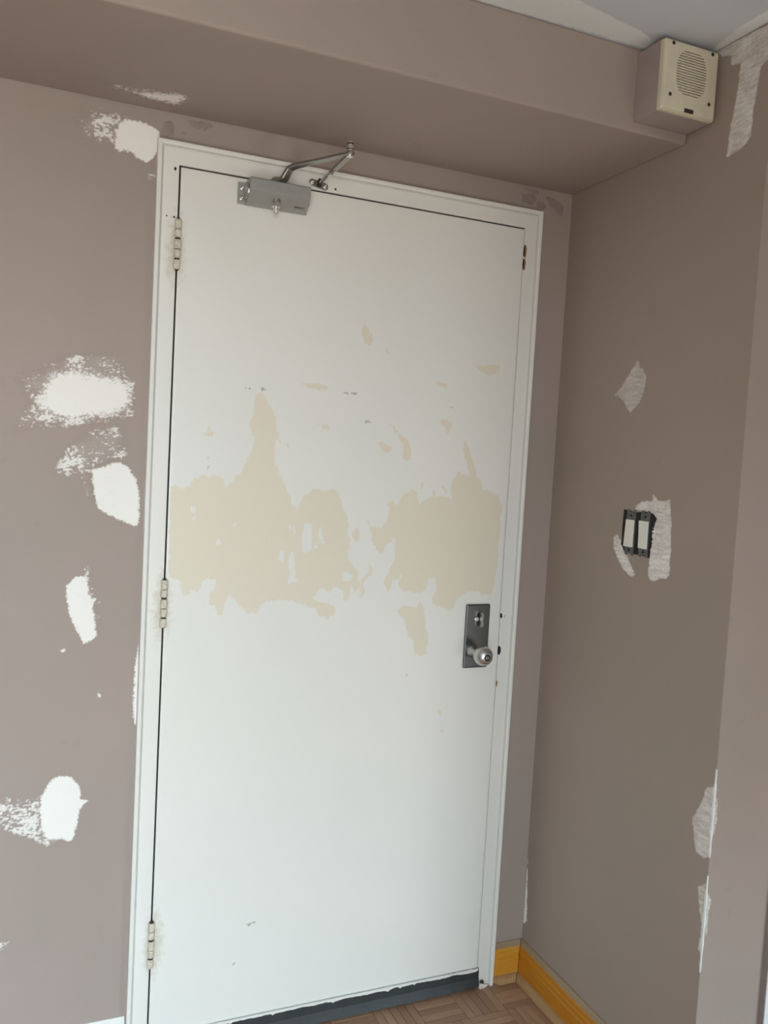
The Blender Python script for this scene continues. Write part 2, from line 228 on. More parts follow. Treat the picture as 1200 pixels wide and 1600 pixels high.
def door_material():
    t = NT('peeling_white_door_paint')
    c = t.mix(t.ramp(t.noise(2.2, 3), .35, .65), (.80, .785, .74), (.775, .77, .725))
    spots = t.noise(30, 5, .72)
    c = t.mix(t.ramp(spots, .71, .80, 0, .25), c, (.50, .48, .42)); c = hinge_stain(t, c)
    peel = t.attr('peel'); jag = t.ramp(t.noise(130, 4, .7, stretch=(1, 1, .45)), .3, .7, -.0042, .0042)
    p = t.ramp(t.math('ADD', peel, jag), -.0004, .0004)
    cream = t.mix(t.ramp(t.noise(5, 3), .35, .65), (.755, .692, .565), (.745, .685, .565))
    cream = t.mix(t.ramp(t.noise(90, 4, .7), .66, .78, 0, .5), cream, (.80, .76, .68))
    c = t.mix(p, c, cream)
    g = t.ramp(t.math('ADD', t.attr('grime'), jag), -.0008, .0006)
    c = t.mix(t.math('MULTIPLY', g, .55), c, (.16, .14, .12))
    t.bump(t.noise(300, 2), .0004, .3)
    return t.out(c, t.ramp(p, 0, 1, .40, .52), spec=.4)
def ceiling_material():
    t = NT('white_ceiling_paint'); t.bump(t.noise(350, 2), .0005, .3)
    return t.out(t.mix(t.ramp(t.noise(2, 3), .35, .65), (.63, .655, .685), (.60, .625, .655)), .8, spec=.2)
def steel(name, col, rough, brush=(1, 1, 30)):
    t = NT(name); n = t.noise(60, 3, .6, stretch=brush)
    c = t.mix(t.ramp(n, .3, .7), [a*.9 for a in col], [min(1, a*1.08) for a in col])
    return t.out(c, t.ramp(n, .3, .7, rough*.9, rough*1.15), 1.0)
def paint(name, col, rough=.5, var=.08, scale=40, metal=0.0):
    t = NT(name); n = t.noise(scale, 4, .6)
    c = t.mix(t.ramp(n, .3, .7), [a*(1-var) for a in col], [min(1, a*(1+var)) for a in col])
    t.bump(t.noise(300, 2), .0003, .2)
    return t.out(c, rough, metal)
def oak(name, a, b, rough, stretch):
    t = NT(name); g = t.noise(9, 6, .62, stretch=stretch); fine = t.noise(60, 4, .6, stretch=stretch)
    c = t.mix(t.ramp(g, .3, .7), a, b)
    c = t.mix(t.ramp(fine, .5, .75, 0, .35), c, [x*.6 for x in a])
    t.bump(fine, .0004, .25)
    return t.out(c, rough, spec=.3)
def parquet():
    t = NT('worn_oak_parquet'); oi = t.n('ShaderNodeObjectInfo')
    g = t.noise(26, 5, .6, stretch=(1, 1, 1)); fine = t.noise(330, 3, .6)
    base = t.mix(oi.outputs['Random'], (.33, .185, .115), (.48, .30, .185))
    c = t.mix(t.ramp(g, .35, .7, 0, .45), base, (.27, .16, .105))
    c = t.mix(t.ramp(fine, .5, .75, 0, .3), c, (.2, .125, .08))
    t.bump(fine, .0003, .2)
    return t.out(c, .5)

M = dict(
    wall=wall_material(), wallb=wall_material('browner_taupe_wall_paint', (.92, .90, .86)), plaster=plaster_material(), plasterb=plaster_material('thin_spackle_on_right_wall', (.92, .90, .86)), plasterc=plaster_material('spackle_on_ceiling', under=(.62, .645, .675), white=(.80, .83, .82)), touch=touch_material(), white=white_paint(), door=door_material(), ceil=ceiling_material(),  # wallb, plasterb: the right wall's dimmer, warmer light put into the colour
    alum=paint('silver_closer_paint', (.36, .365, .345), .42, .05, 60, .3), steel=steel('brushed_steel', (.60, .60, .59), .36),
    plate=steel('dark_satin_steel', (.17, .18, .185), .34), chrome=steel('bright_chrome', (.86, .86, .84), .26), arm=steel('satin_arm_steel', (.42, .42, .39), .33),
    black=paint('black_void', (.012, .011, .010), .8), rubber=paint('dark_grey_sweep', (.034, .040, .041), .5, .2, 25),
    hinge=paint('dirty_hinge_paint', (.62, .57, .47), .5, .28, 160), grimeline=paint('dark_hinge_joint', (.035, .027, .02), .8),
    cream=paint('yellowed_cream_plastic', (.66, .60, .46), .42, .05, 30), speakerbody=paint('taupe_painted_steel', (.37, .305, .28), .55, .05, 20),
    slot=paint('dark_grille_recess', (.05, .045, .035), .8), screw=paint('dark_screw_head', (.055, .05, .04), .5, .1, 80, .5),
    oak=oak('golden_varnished_oak', (.56, .245, .026), (.64, .30, .04), .32, (1, 1, 14)), oakx=oak('golden_varnished_oak_across', (.56, .245, .026), (.64, .30, .04), .32, (1, 14, 14)),
    oaky=oak('golden_varnished_oak_along', (.47, .17, .011), (.56, .23, .022), .32, (14, 1, 14)),  # same oak darkened to carry the shade on the right baseboard
    dusty=oak('dusty_oak_shoe', (.36, .215, .095), (.43, .27, .125), .6, (6, 1, 6)),
    duststop=oak('dusty_oak_top', (.30, .21, .13), (.36, .26, .17), .7, (6, 1, 6)), parquet=parquet(), rocker=paint('ivory_rocker_plastic', (.74, .73, .65), .35, .02), yoke=paint('galvanised_yoke', (.15, .155, .15), .45, .2, 90, .7),
    wood=paint('bare_chipped_wood', (.36, .20, .11), .7, .25, 90), dust=paint('plaster_crumb_white', (.75, .68, .62), .85), bluewhite=paint('cool_white_trim_paint', (.80, .82, .83), .4, .02),
    taupetrim=paint('taupe_trim_edge', (.27, .22, .205), .5),
)

# ---------------------------------------------------------------- noise and polygon distance (numpy)
def vnoise(x, y, seed):
    rng = np.random.RandomState(seed); T = rng.rand(256, 256)*2-1
    xi = np.floor(x).astype(int); yi = np.floor(y).astype(int); fx = x-xi; fy = y-yi
    fx = fx*fx*(3-2*fx); fy = fy*fy*(3-2*fy)
    g = lambda a, b: T[a % 256, b % 256]
    return (g(xi,yi)*(1-fx)+g(xi+1,yi)*fx)*(1-fy)+(g(xi,yi+1)*(1-fx)+g(xi+1,yi+1)*fx)*fy
def fbm(x, y, seed, oct_=3):
    s = 0; a = 1; tot = 0
    for i in range(oct_):
        s = s+a*vnoise(x*2**i, y*2**i, seed+i); tot += a; a *= .5
    return s/tot
def sdist(U, V, poly):
    """signed distance (positive inside) of flattened grids U, V to a polygon"""
    P = np.array(poly, float); Q = np.roll(P, -1, 0); d2 = np.full(U.shape, 1e9); ins = np.zeros(U.shape, bool)
    for (ax, ay), (bx, by) in zip(P, Q):
        ex, ey = bx-ax, by-ay; L = ex*ex+ey*ey+1e-12
        t = np.clip(((U-ax)*ex+(V-ay)*ey)/L, 0, 1)
        d2 = np.minimum(d2, (U-ax-t*ex)**2+(V-ay-t*ey)**2)
        if abs(by-ay) > 1e-12:
            ins ^= ((ay > V) != (by > V)) & (U < (bx-ax)*(V-ay)/(by-ay)+ax)
    d = np.sqrt(d2); return np.where(ins, d, -d)
def field_of(U, V, polys, default, pad=.03):
    out = np.full(U.shape, default)
    for p in polys:
        P = np.array(p)/1000.0
        sel = (U > P[:,0].min()-pad) & (U < P[:,0].max()+pad) & (V > P[:,1].min()-pad) & (V < P[:,1].max()+pad)
        if sel.any(): out[sel] = np.maximum(out[sel], sdist(U[sel], V[sel], P))
    return out
PLANES = {   # (u, v, height) -> world
    'far': lambda u, v, h: (u, -h, v), 'alc': lambda u, v, h: (u, YO-h, v), 'right': lambda u, v, h: (np.full_like(u, W)-h, u, v),
    'soff': lambda u, v, h: (u, v, ZS-h), 'ceil': lambda u, v, h: (u, v, ZC-h), 'soffront': lambda u, v, h: (u, -DS-h, v),
}
CLIP = {'far': lambda u, v: (v < ZS-.002) & ((u < -.049) | (u > .966) | (v > 2.184)), 'right': lambda u, v: (u < -.002) & (u > YO+.0005) & (v < ZC-.002) & ((u < -DS) | (v < ZS)),
        'alc': lambda u, v: u > W, 'soff': lambda u, v: (v < 0) & (v > -DS), 'ceil': lambda u, v: (v < -DS) & (u < W)}
def patch(name, plane, polys, parent, mat, seed, res=.0015):
    allp = np.array([p for _, L in polys for p in L])/1000.0
    mg = .008
    us = np.arange(allp[:,0].min()-mg, allp[:,0].max()+mg, res); vv = np.arange(allp[:,1].min()-mg, allp[:,1].max()+mg, res)
    U, V = np.meshgrid(us, vv, indexing='ij'); shp = U.shape; u = U.ravel(); v = V.ravel()
    rag = fbm(u/.011, v/.011, seed, 3); fine = fbm(u/.0034, v/.0030, seed+9, 2)
    speck = fbm(u/.0060, v/.0036, seed+20, 2); streak = fbm(u/.03, v/.0045, seed+33, 2); big = fbm(u/.035, v/.03, seed+41, 2)
    F = np.full(u.shape, -1.0); cov = np.zeros(u.shape)
    for mode, L in polys:
        sd = sdist(u, v, np.array(L)/1000.0); mode, _, amt = mode.partition(':'); amt = float(amt) if amt else 1.0
        ss = lambda x: np.clip(x, 0, 1)**2*(3-2*np.clip(x, 0, 1))
        if mode == 's': f = sd+rag*.0035+fine*.0016+.001; c = amt*ss(.30+(f)/.006+fine*.35)*(1+rag*.05)
        elif mode == 'p': f = sd+rag*.006+.006; c = amt*ss(f/.022+fine*.55+speck*.25-.12)       # soft powdery rim
        elif mode == 'k': f = sd+rag*.004+fine*.001; c = np.ones_like(sd)
        elif mode == 't': f = sd+rag*.003+fine*.001; c = amt*(.50+streak*.20+speck*.16+big*.14)*ss(.4+f/.006)
        elif mode == 'h': f = sd+rag*.004+fine*.002; c = ss((speck*.8+streak*.35+fine*.5+big*.5+.42)/.7)*.85*ss(.3+f/.012)
        else: f = sd+rag*.01; c = ss((speck*.8+streak*.3+fine*.5+big*.8+.03-.30*np.exp(-np.maximum(sd, 0)/.012))/.45)*.78*ss(f/.01)+.11*ss(f/.03)
        new = (c > cov) & (f > 0); F = np.maximum(F, f); cov = np.where(new, c, cov)
    ok = CLIP[plane](u, v)
    H = np.clip(F*.35, -.0003, .00015+.0005*np.clip(cov, 0, 1))
    keepv = (F > -.0015).reshape(shp); okg = ok.reshape(shp)
    q = (keepv[:-1,:-1] | keepv[1:,:-1] | keepv[:-1,1:] | keepv[1:,1:]) & okg[:-1,:-1] & okg[1:,:-1] & okg[:-1,1:] & okg[1:,1:]
    idx = np.arange(u.size).reshape(shp)
    quads = np.stack([idx[:-1,:-1][q], idx[1:,:-1][q], idx[1:,1:][q], idx[:-1,1:][q]], 1)
    if len(quads) == 0: return None
    used, inv = np.unique(quads, return_inverse=True)
    x, y, z = PLANES[plane](u[used], v[used], H[used])
    return grid_mesh(name, np.stack([x, y, z], 1), inv.reshape(-1, 4), mat, parent, cover=cov[used], flip=plane in ('right', 'soff', 'ceil'))
def grid_mesh(name, co, quads, mat, parent, flip=False, **attrs):
    me = bpy.data.meshes.new(name)
    if flip: quads = quads[:, ::-1]
    me.vertices.add(len(co)); me.vertices.foreach_set('co', co.astype(np.float32).ravel())
    me.loops.add(quads.size); me.loops.foreach_set('vertex_index', quads.astype(np.int32).ravel())
    me.polygons.add(len(quads)); me.polygons.foreach_set('loop_start', np.arange(0, quads.size, 4, dtype=np.int32))
    try: me.polygons.foreach_set('loop_total', np.full(len(quads), 4, np.int32))
    except Exception: pass
    me.update(calc_edges=True); me.validate()
    for k, a in attrs.items():
        at = me.attributes.new(k, 'FLOAT', 'POINT'); at.data.foreach_set('value', a.astype(np.float32))
    me.polygons.foreach_set('use_smooth', np.ones(len(me.polygons), bool))
    me.materials.append(mat)
    o = bpy.data.objects.new(name, me); C.objects.link(o)
    if parent: o.parent = parent
    return o

# ---------------------------------------------------------------- the room
S = 'structure'
CO = .0500   # casing width outside the door opening
wall_far = tag(finish('wall_far', B((XL, -.030, 0, .12, 0, ZC), (.945, W+.12, 0, .12, 0, ZC), (-.030, .945, 0, .12, 2.165, ZC)), M['wall']), kind=S)
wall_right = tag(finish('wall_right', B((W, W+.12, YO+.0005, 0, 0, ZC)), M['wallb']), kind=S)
wall_alcove = tag(finish('wall_alcove', B((W+.0005, XR, YO, YO+.12, 0, ZC)), M['wall']), kind=S)
wall_left = tag(finish('wall_left', B((XL-.12, XL, YB, .12, 0, ZC)), M['wall']), kind=S)
wall_side = tag(finish('wall_side', B((XR, XR+.12, YB, YO+.12, 0, ZC)), M['wall']), kind=S)
w1, w2 = WINS
wall_near = tag(finish('wall_near', B((XL-.12, w1['x0'], YB-.12, YB, 0, ZC), (w1['x1'], w2['x0'], YB-.12, YB, 0, ZC), (w2['x1'], XR+.12, YB-.12, YB, 0, ZC),
    *[(q['x0'], q['x1'], YB-.12, YB, q['z1'], ZC) for q in WINS], *[(q['x0'], q['x1'], YB-.12, YB, 0, q['z0']) for q in WINS]), M['wall']), kind=S)
wall_light_block = tag(finish('wall_balcony', B((w1['x0']-.14, w1['x0']-.02, YB-.12-BLOCK_D, YB-.12, -.1, ZC+.1)), M['wall']), kind=S)   # unseen wall added outside to cut the daylight reaching the right wall
ceiling = tag(finish('ceiling', B((XL-.12, XR+.12, YB-.12, .12, ZC, ZC+.1)), M['ceil']), kind=S)
bm = bmesh.new(); box(bm, XL, W, -DS, 0, ZS, ZC)
soffit = tag(finish('ceiling_soffit', bm, M['wall'], bevel=.006, seg=3), kind=S)
# window frames behind the camera, also for the added low opening
for k, q in enumerate(WINS):
    y0, y1 = YB-.09, YB-.03
    bm = B((q['x0'], q['x1'], y0, y1, q['z0'], q['z0']+.05), (q['x0'], q['x1'], y0, y1, q['z1']-.05, q['z1']), (q['x0'], q['x0']+.05, y0, y1, q['z0'], q['z1']), (q['x1']-.05, q['x1'], y0, y1, q['z0'], q['z1']))
    if k == 0: box(bm, -.725, -.675, y0, y1, q['z0'], q['z1'])
    tag(finish('window_%d' % (k+1), bm, M['white']), kind=S)

# floor: slab with mosaic parquet strips (five to a block, blocks turned in alternation)
floor = tag(finish('floor', B((XL-.12, XR+.12, YB-.12, .12, -.10, -.008)), M['grimeline']), kind=S)
def strip_mesh(L, Wd):
    bm = bmesh.new(); g = .0007
    box(bm, -L/2+g, L/2-g, -Wd/2+g, Wd/2-g, -.008, 0)
    top = [e for e in bm.edges if all(v.co.z > -.001 for v in e.verts)]
    bmesh.ops.bevel(bm, geom=top, offset=.0006, segments=1, affect='EDGES')
    me = bpy.data.meshes.new('parquet_strip'); bmesh.ops.recalc_face_normals(bm, faces=bm.faces); bm.to_mesh(me); bm.free(); me.materials.append(M['parquet']); return me
BL = .1195; SW = BL/5; strip = strip_mesh(BL, SW); rnd = random.Random(5)
cells = []
for i in range(-30, 15):
    for j in range(-38, 2):
        x0, y0 = .949+BL*i, -.126+BL*j
        if x0 < XL-.1 or x0 > XR or y0 < YB-.1 or y0 > -.005: continue
        if x0 > W-.004 and y0+BL > YO+.004: continue
        cells.append((x0, y0, (i+j+1) % 2))
cells.sort(key=lambda c: (c[0]+BL/2-.86)**2*.6+(c[1]+BL/2+.05)**2)
stuff = bmesh.new(); count = 0
for x0, y0, alongx in cells:
    for k in range(5):
        if alongx: cx, cy, rz = x0+BL/2, y0+SW*(k+.5), 0
        else: cx, cy, rz = x0+SW*(k+.5), y0+BL/2, math.pi/2
        if count < 300 and x0 > -.4 and y0+BL <= .001:
            o = bpy.data.objects.new('parquet_strip', strip); C.objects.link(o); o.parent = floor
            o.location = (cx, cy, -rnd.random()*.0007); o.rotation_euler = (rnd.uniform(-.004, .004), 0, rz); count += 1
        else:
            g = .0007; a, b = (BL/2-g, SW/2-g) if alongx else (SW/2-g, BL/2-g)
            box(stuff, cx-a, cx+a, cy-b, cy+b, -.008, -.0003)
finish('parquet_strips', stuff, M['parquet'], floor, kind='stuff')

# ---------------------------------------------------------------- spackle patches and touched-up dabs: parts of the walls they lie on
HOST = dict(far=wall_far, right=wall_right, alc=wall_alcove, soff=soffit, ceil=ceiling)
for i, (k, (pl, polys)) in enumerate(PATCHES.items()):
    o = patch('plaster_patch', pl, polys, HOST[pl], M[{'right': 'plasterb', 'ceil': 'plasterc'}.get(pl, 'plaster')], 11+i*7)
for i, (k, (pl, polys)) in enumerate(TOUCHES.items()):
    patch('touch_up_paint', pl, polys, HOST[pl], M['touch'], 300+i*5)
# metal corner bead showing white on the outside corner
for z0, z1 in ((.676, .871), (.419, .636)):
    bm = bmesh.new(); n = 14
    ring = []
    for i in range(n+1):
        z = z0+(z1-z0)*i/n; s = .0032*math.sin(math.pi*min(1, max(.04, i/n*.92+.04)))**.4*(1+.25*math.sin(i*1.9))
        ring.append([bm.verts.new(p) for p in ((W-s*.35, YO+s*1.2, z), (W-s*.5, YO-s*.45, z), (W+s*.9, YO-s*.35, z), (W+.001, YO+.001, z))])
    for a, b in zip(ring, ring[1:]):
        for q in range(4): bm.faces.new((a[q], a[(q+1)%4], b[(q+1)%4], b[q]))
    bm.faces.new(ring[0]); bm.faces.new(ring[-1])
    finish('corner_bead', bm, M['bluewhite'], wall_right)

# ---------------------------------------------------------------- door frame
OX0, OX1, OZ = -.0042, .9168, 2.1358
PROF = [(0, .075), (0, FY+.0008), (.0006, FY), (.0345, FY), (.0356, FY+.0015), (.0362, FY+.0030), (.0368, FY+.0050), (.0386, FY+.0046), (.0392, -.0190), (.0402, -.0212), (.0420, -.0220), (.0476, -.0222), (.0494, -.0210), (.0502, -.0180), (.0502, .0), (.0255, .0), (.0255, .075)]
def casing(side):
    bm = bmesh.new(); A = []; D = []
    for o, y in PROF:
        if side == 'left': a, d = (OX0-o, y, 0), (OX0-o, y, OZ+o)
        elif side == 'right': a, d = (OX1+o, y, 0), (OX1+o, y, OZ+o)
        else: a, d = (OX0-o, y, OZ+o), (OX1+o, y, OZ+o)
        A.append(bm.verts.new(a)); D.append(bm.verts.new(d))
    n = len(PROF)
    for i in range(n): bm.faces.new((A[i], A[(i+1)%n], D[(i+1)%n], D[i]))
    bm.faces.new(A); bm.faces.new(D); return bm
trim = tag(empty('trim_1', (.456, 0, 0)), 'white painted door casing with a rounded outer bead', None, S)
for s in ('left', 'right', 'head'):
    put(finish('casing', casing(s), M['white']), trim)
put(finish('door_stop', B((OX0-.001, -.0005, FY+.0065, .075, 0, OZ), (DW+.0004, OX1+.001, FY+.0065, .075, 0, OZ), (OX0, OX1, FY+.0065, .075, DH+.0006, OZ+.001), (OX0-.02, OX1+.02, .076, .082, 0, OZ+.02)), M['black']), trim)  # black filler painting the gap's shade; added back plate seals out sky light
# old screw holes, latch strike gouges and chipped wood on the frame
def disc(x, z, r, dx=1.0, dz=1.0, mat='black', name='screw_hole', t=.0004, seed=0):
    rr = random.Random(seed+int(x*1e4)); bm = bmesh.new(); n = 14
    A = []; D = []
    for i in range(n):
        q = 1+rr.uniform(-.18, .18); a = 2*math.pi*i/n
        A.append(bm.verts.new((x+math.cos(a)*r*dx*q, FY+.001, z+math.sin(a)*r*dz*q))); D.append(bm.verts.new((x+math.cos(a)*r*dx*q*.95, FY-t, z+math.sin(a)*r*dz*q*.95)))
    for i in range(n): bm.faces.new((A[i], A[(i+1)%n], D[(i+1)%n], D[i]))
    bm.faces.new(A); bm.faces.new(D)
    return finish(name, bm, M[mat])
for x, z, r, dx, dz in ((-.0135, 2.1255, .0028, 1, 1.5), (-.0285, 2.0185, .0018, 1, 1), (-.0115, 2.0180, .0022, 1, 1), (.3716, 2.1450, .0026, 1, 1.2), (.9215, 1.0730, .0016, 1, 1), (.9305, 1.0760, .0016, 1, .8), (.9300, 1.0715, .0015, 1, .8)):
    put(disc(x, z, r, dx, dz), trim)
for x, z, dx, dz in ((.9192, 1.0762, .0032, .0075), (.9200, .9790, .0052, .0140), (.9186, .8845, .0024, .0095)):
    put(disc(x, z, 1, dx, dz, 'wood' if z < .9 else 'black', 'gouge', .0006), trim)
for x, z, dx, dz in ((.9205, 2.0735, .0046, .020), (.9202, 2.0375, .0046, .0165)):
    put(disc(x, z, 1, dx, dz, 'wood', 'wood_chip', .0006), trim)
    put(disc(x-.0027, z+.001, 1, .0021, dz*.85, 'black', 'gouge', .0009), trim)

# ---------------------------------------------------------------- the door
door = tag(empty('door_1', (.4575, 0, 0)), 'white flush door with peeling paint showing cream below', None, S)
us = np.linspace(0, DW, 306); zb = .062; vv = np.linspace(zb, DH, 690)
U, V = np.meshgrid(us, vv, indexing='ij'); shp = U.shape; u = U.ravel(); v = V.ravel()
peel = field_of(u, v, PEEL, -.03); hol = field_of(u, v, HOLES, -.03)
peel = np.minimum(peel, -hol)+fbm(u/.012, v/.016, 3, 3)*.0022+fbm(u/.0045, v/.010, 31, 2)*.0018+fbm(u/.0060, v/.030, 57, 2)*.0030
gr = field_of(u, v, GRIME, -.03)
H = FY+np.clip(peel*.3, 0, .00035)
edge = np.minimum(np.minimum(u, DW-u), np.minimum(v-zb+.01, DH-v)); H = H+np.where(edge < .0015, .0008, 0)
idx = np.arange(u.size).reshape(shp)
quads = np.stack([idx[:-1,:-1].ravel(), idx[1:,:-1].ravel(), idx[1:,1:].ravel(), idx[:-1,1:].ravel()], 1)
co = np.stack([u, H, v], 1)
leaf = grid_mesh('door_face', co, quads, M['door'], None, peel=peel, grime=gr); put(leaf, door)
put(finish('door_core', B((.0002, DW-.0002, FY+.0012, .034, .012, DH-.0002)), M['white']), door)
# curled flake of paint
bm = bmesh.new(); n = 6; R0 = []
fx, fz = .0845, 1.4505
for i in range(n+1):
    a = i/n*1.5; R0.append([bm.verts.new((fx+.004*math.sin(a)+j*.001-.002, FY-.0005-.006*(1-math.cos(a)), fz+(j-1.5)*.0042*(1-.12*abs(j-1.5)))) for j in range(4)])
for a, b in zip(R0, R0[1:]):
    for j in range(3): bm.faces.new((a[j], a[j+1], b[j+1], b[j]))
fl = finish('paint_flake', bm, M['white']); m = fl.modifiers.new('s', 'SOLIDIFY'); m.thickness = .0004; put(fl, door)
# sweep at the foot of the door, its top edge ragged with left-over paint
bm = bmesh.new(); rr = random.Random(3); n = 60; rings = []
for i in range(n+1):
    x = .001+(.919-.001)*i/n; j = rr.uniform(-.0012, .0012); k = rr.uniform(-.0022, .0022) if x > .62 else rr.uniform(-.0006, .0006)
    fr = 0 if x < .86 else (x-.86)/.06
    P = [(FY+.003, .057), (FY-.0035, .0575+j*.6), (FY-.0045, .050+j), (FY-.0050, .030), (FY-.0085, .018), (FY-.0125+fr*.004, .006+k+fr*.003), (FY-.010, .0045+k), (FY+.003, .010)]
    rings.append([bm.verts.new((x, y+rr.uniform(-.0008, .0008)*fr*2, z+rr.uniform(-.0015, .0015)*fr)) for y, z in P])
for a, b in zip(rings, rings[1:]):
    for q in range(8): bm.faces.new((a[q], a[(q+1)%8], b[(q+1)%8], b[q]))
bm.faces.new(rings[0]); bm.faces.new(rings[-1])
put(finish('door_sweep', bm, M['rubber']), door)
bm = bmesh.new(); rr = random.Random(8); n = 150; rings = []
for i in range(n+1):
    x = .0+DW*i/n; big = .35+.65*min(1, max(0, (x-.35)/.5))
    lo = .0595-(.0035+.0065*big*(.5+.5*vnoise(np.array([x/.03]), np.array([1.]), 4)[0]))-rr.uniform(0, .0015)
    if rr.random() < .05: lo -= .004
    hi = .0605-(.0022*max(0, (x-.45)/.45) if x > .45 else 0)-rr.uniform(0, .0008)
    rings.append([bm.verts.new(p) for p in ((x, FY-.0062, lo), (x, FY-.0062, hi), (x, FY-.002, hi), (x, FY-.002, lo))])
for a, b in zip(rings, rings[1:]):
    for q in range(4): bm.faces.new((a[q], a[(q+1)%4], b[(q+1)%4], b[q]))
bm.faces.new(rings[0]); bm.faces.new(rings[-1])
put(finish('ragged_paint_edge', bm, M['white']), door)

# hinges: five painted knuckles on a pin
def hinge(zc, tilt, gaps):
    x, y, r, L = -.0030, FY-.0060, .0082, .1136
    h = finish('hinge', B((x-.0055, x+.0055, FY-.0016, FY+.002, zc-L/2+.003, zc+L/2-.003)), M['hinge'], bevel=.0006); put(h, door)
    bm = bmesh.new(); lathe(bm, (x, y, zc-L/2-.002), (0,0,1), [(0, .003), (.0015, .0048), (.004, .0058), (L-.001, .0058), (L+.002, .0052), (L+.005, .0032), (L+.006, .001)], 16)
    p = finish('hinge_pin', bm, M['grimeline'], smooth=True); put(p, door); p.parent = h; p.matrix_parent_inverse = Matrix.Translation(door.location).inverted() if False else Matrix.Identity(4)
    z = zc-L/2; k = L/5
    for i in range(5):
        g0 = gaps[i]; bm = bmesh.new(); j = .0003*((i*7) % 3-1)
        lathe(bm, (x+j, y, z+i*k), (0,0,1), [(g0, r-.0012), (g0+.0014, r), (k-.0022, r*.985), (k-.0006, r-.0014)], 20)
        q = finish('hinge_knuckle', bm, M['hinge'], smooth=False); q.parent = h
    return h
hinge(1.9566, 0, (.0004, .0032, .0010, .0036, .0004)); hinge(1.1275, 0, (.0004, .0032, .0006, .0042, .0004)); hinge(.2950, 0, (.0004, .0040, .0006, .0045, .0006))

# lockset: plate, thumb turn, knob
lock = finish('lock_plate', B((.8045, .8790, FY-.0085, FY+.0005, .9345, 1.1112)), M['plate'], bevel=.0042, seg=4); put(lock, door)
bm = bmesh.new()
kp = [(0, .0175), (.004, .0175), (.006, .0150), (.020, .0140), (.030, .0140), (.0345, .0150)]
for i in range(4, 19): a_ = math.pi*(1-i/21.0)*.985; kp.append((.0595+.0262*math.cos(a_), .0262*math.sin(a_)))
kp += [(.0838, .0098), (.0830, .0092), (.0800, .0090)]
lathe(bm, (.8300, FY-.0080, .9825), (0,-1,0), kp, 40)
kn = finish('door_knob', bm, M['steel'], smooth=True); kn.parent = lock
bm = bmesh.new(); lathe(bm, (.8300, FY-.0850, .9825), (0,-1,0), [(0, .0096), (.0072, .0094), (.0072, .0066)], 28)
o = finish('key_ring', bm, M['black']); o.parent = lock
bm = bmesh.new(); lathe(bm, (.8300, FY-.0850, .9825), (0,-1,0), [(0, .0064), (.0074, .0062), (.0080, .0050)], 24)
box(bm, .8290, .8310, FY-.0936, FY-.092, .9790, .9860)
o = finish('lock_cylinder', bm, M['plate'], smooth=False); o.parent = lock
bm = bmesh.new()
extrude(bm, [(.8415+.0046*math.cos(2*math.pi*i/20), 1.0705+.0195*math.sin(2*math.pi*i/20)) for i in range(20)], 'y', FY-.0095, FY-.0080)
o = finish('turn_slot', bm, M['black']); o.parent = lock
bm = bmesh.new()
R = [(.0, -.0190), (.0, .0190), (-.008, .0212), (-.017, .0205), (-.0215, .0150), (-.0195, .007), (-.0185, 0), (-.0195, -.007), (-.0215, -.0150), (-.017, -.0205), (-.008, -.0212)]
extrude(bm, [(FY-.0080+a, 1.0705+b) for a, b in R], 'x', .8440, .8485)
o = finish('thumb_turn', bm, M['steel'], bevel=.0014, seg=3); o.parent = lock
bm = bmesh.new(); lathe(bm, (.8360, FY-.0080, 1.0700), (0,-1,0), [(0, .0078), (.0030, .0074), (.0042, .0055)], 24)
o = finish('turn_rosette', bm, M['steel'], smooth=True); o.parent = lock

# ---------------------------------------------------------------- door closer
dc = tag(empty('door_closer', (.215, FY, 2.093)), 'silver overhead door closer with folded arm at the door top', 'door closer')
def dput(name, bm, mat, **k): return put(finish(name, bm, M[mat], **k), dc)
yb = FY-.0005
prof = [(yb-.004, 2.069), (yb-.018, 2.069), (yb-.030, 2.0705), (yb-.056, 2.0940), (yb-.056, 2.1195), (yb-.053, 2.1225), (yb-.004, 2.1225)]
bm = bmesh.new(); extrude(bm, prof, 'x', .1485, .2925)
body = dput('closer_body', bm, 'alum', bevel=.0012, seg=2)
bm = bmesh.new(); box(bm, .1305, .300, yb-.004, yb, 2.0705, 2.1215)
fl = dput('mounting_plate', bm, 'alum', bevel=.0015)
for z in (2.1075, 2.0845):
    bm = bmesh.new(); lathe(bm, (.1400, yb-.0035, z), (0,-1,0), [(0, .0058), (.0014, .0056), (.0028, .0042), (.0032, .0012), (.0020, .0008)], 20)
    o = put(finish('plate_screw', bm, M['chrome'], smooth=True), dc); o.parent = fl; o.matrix_parent_inverse = Matrix.Identity(4)
# end caps of the bore
bm = bmesh.new(); lathe(bm, (.1490, yb-.028, 2.0965), (-1,0,0), [(0, .0175), (.003, .0170), (.004, .0150)], 24)
dput('end_cap', bm, 'arm', smooth=False)
bm = bmesh.new(); lathe(bm, (.2920, yb-.028, 2.0965), (1,0,0), [(0, .0175), (.0025, .0170), (.003, .0150)], 24)
dput('end_cap', bm, 'arm', smooth=False)
# raised maker's strip too small to read
bm = bmesh.new(); a = Vector((0, -.017, -.0215)).normalized()
Y0, Z0, Y1, Z1 = yb-.0372, 2.0770, yb-.0338, 2.0739
P = [(.2585, Y0-.0004, Z0), (.2830, Y0-.0004, Z0), (.2830, Y1-.0004, Z1), (.2585, Y1-.0004, Z1)]
v0 = [bm.verts.new(p) for p in P]; v1 = [bm.verts.new((p[0], p[1]+.001, p[2]+.0006)) for p in P]
bm.faces.new(v0); bm.faces.new(v1)
for i in range(4): bm.faces.new((v0[i], v0[(i+1)%4], v1[(i+1)%4], v1[i]))
dput('name_strip', bm, 'arm')
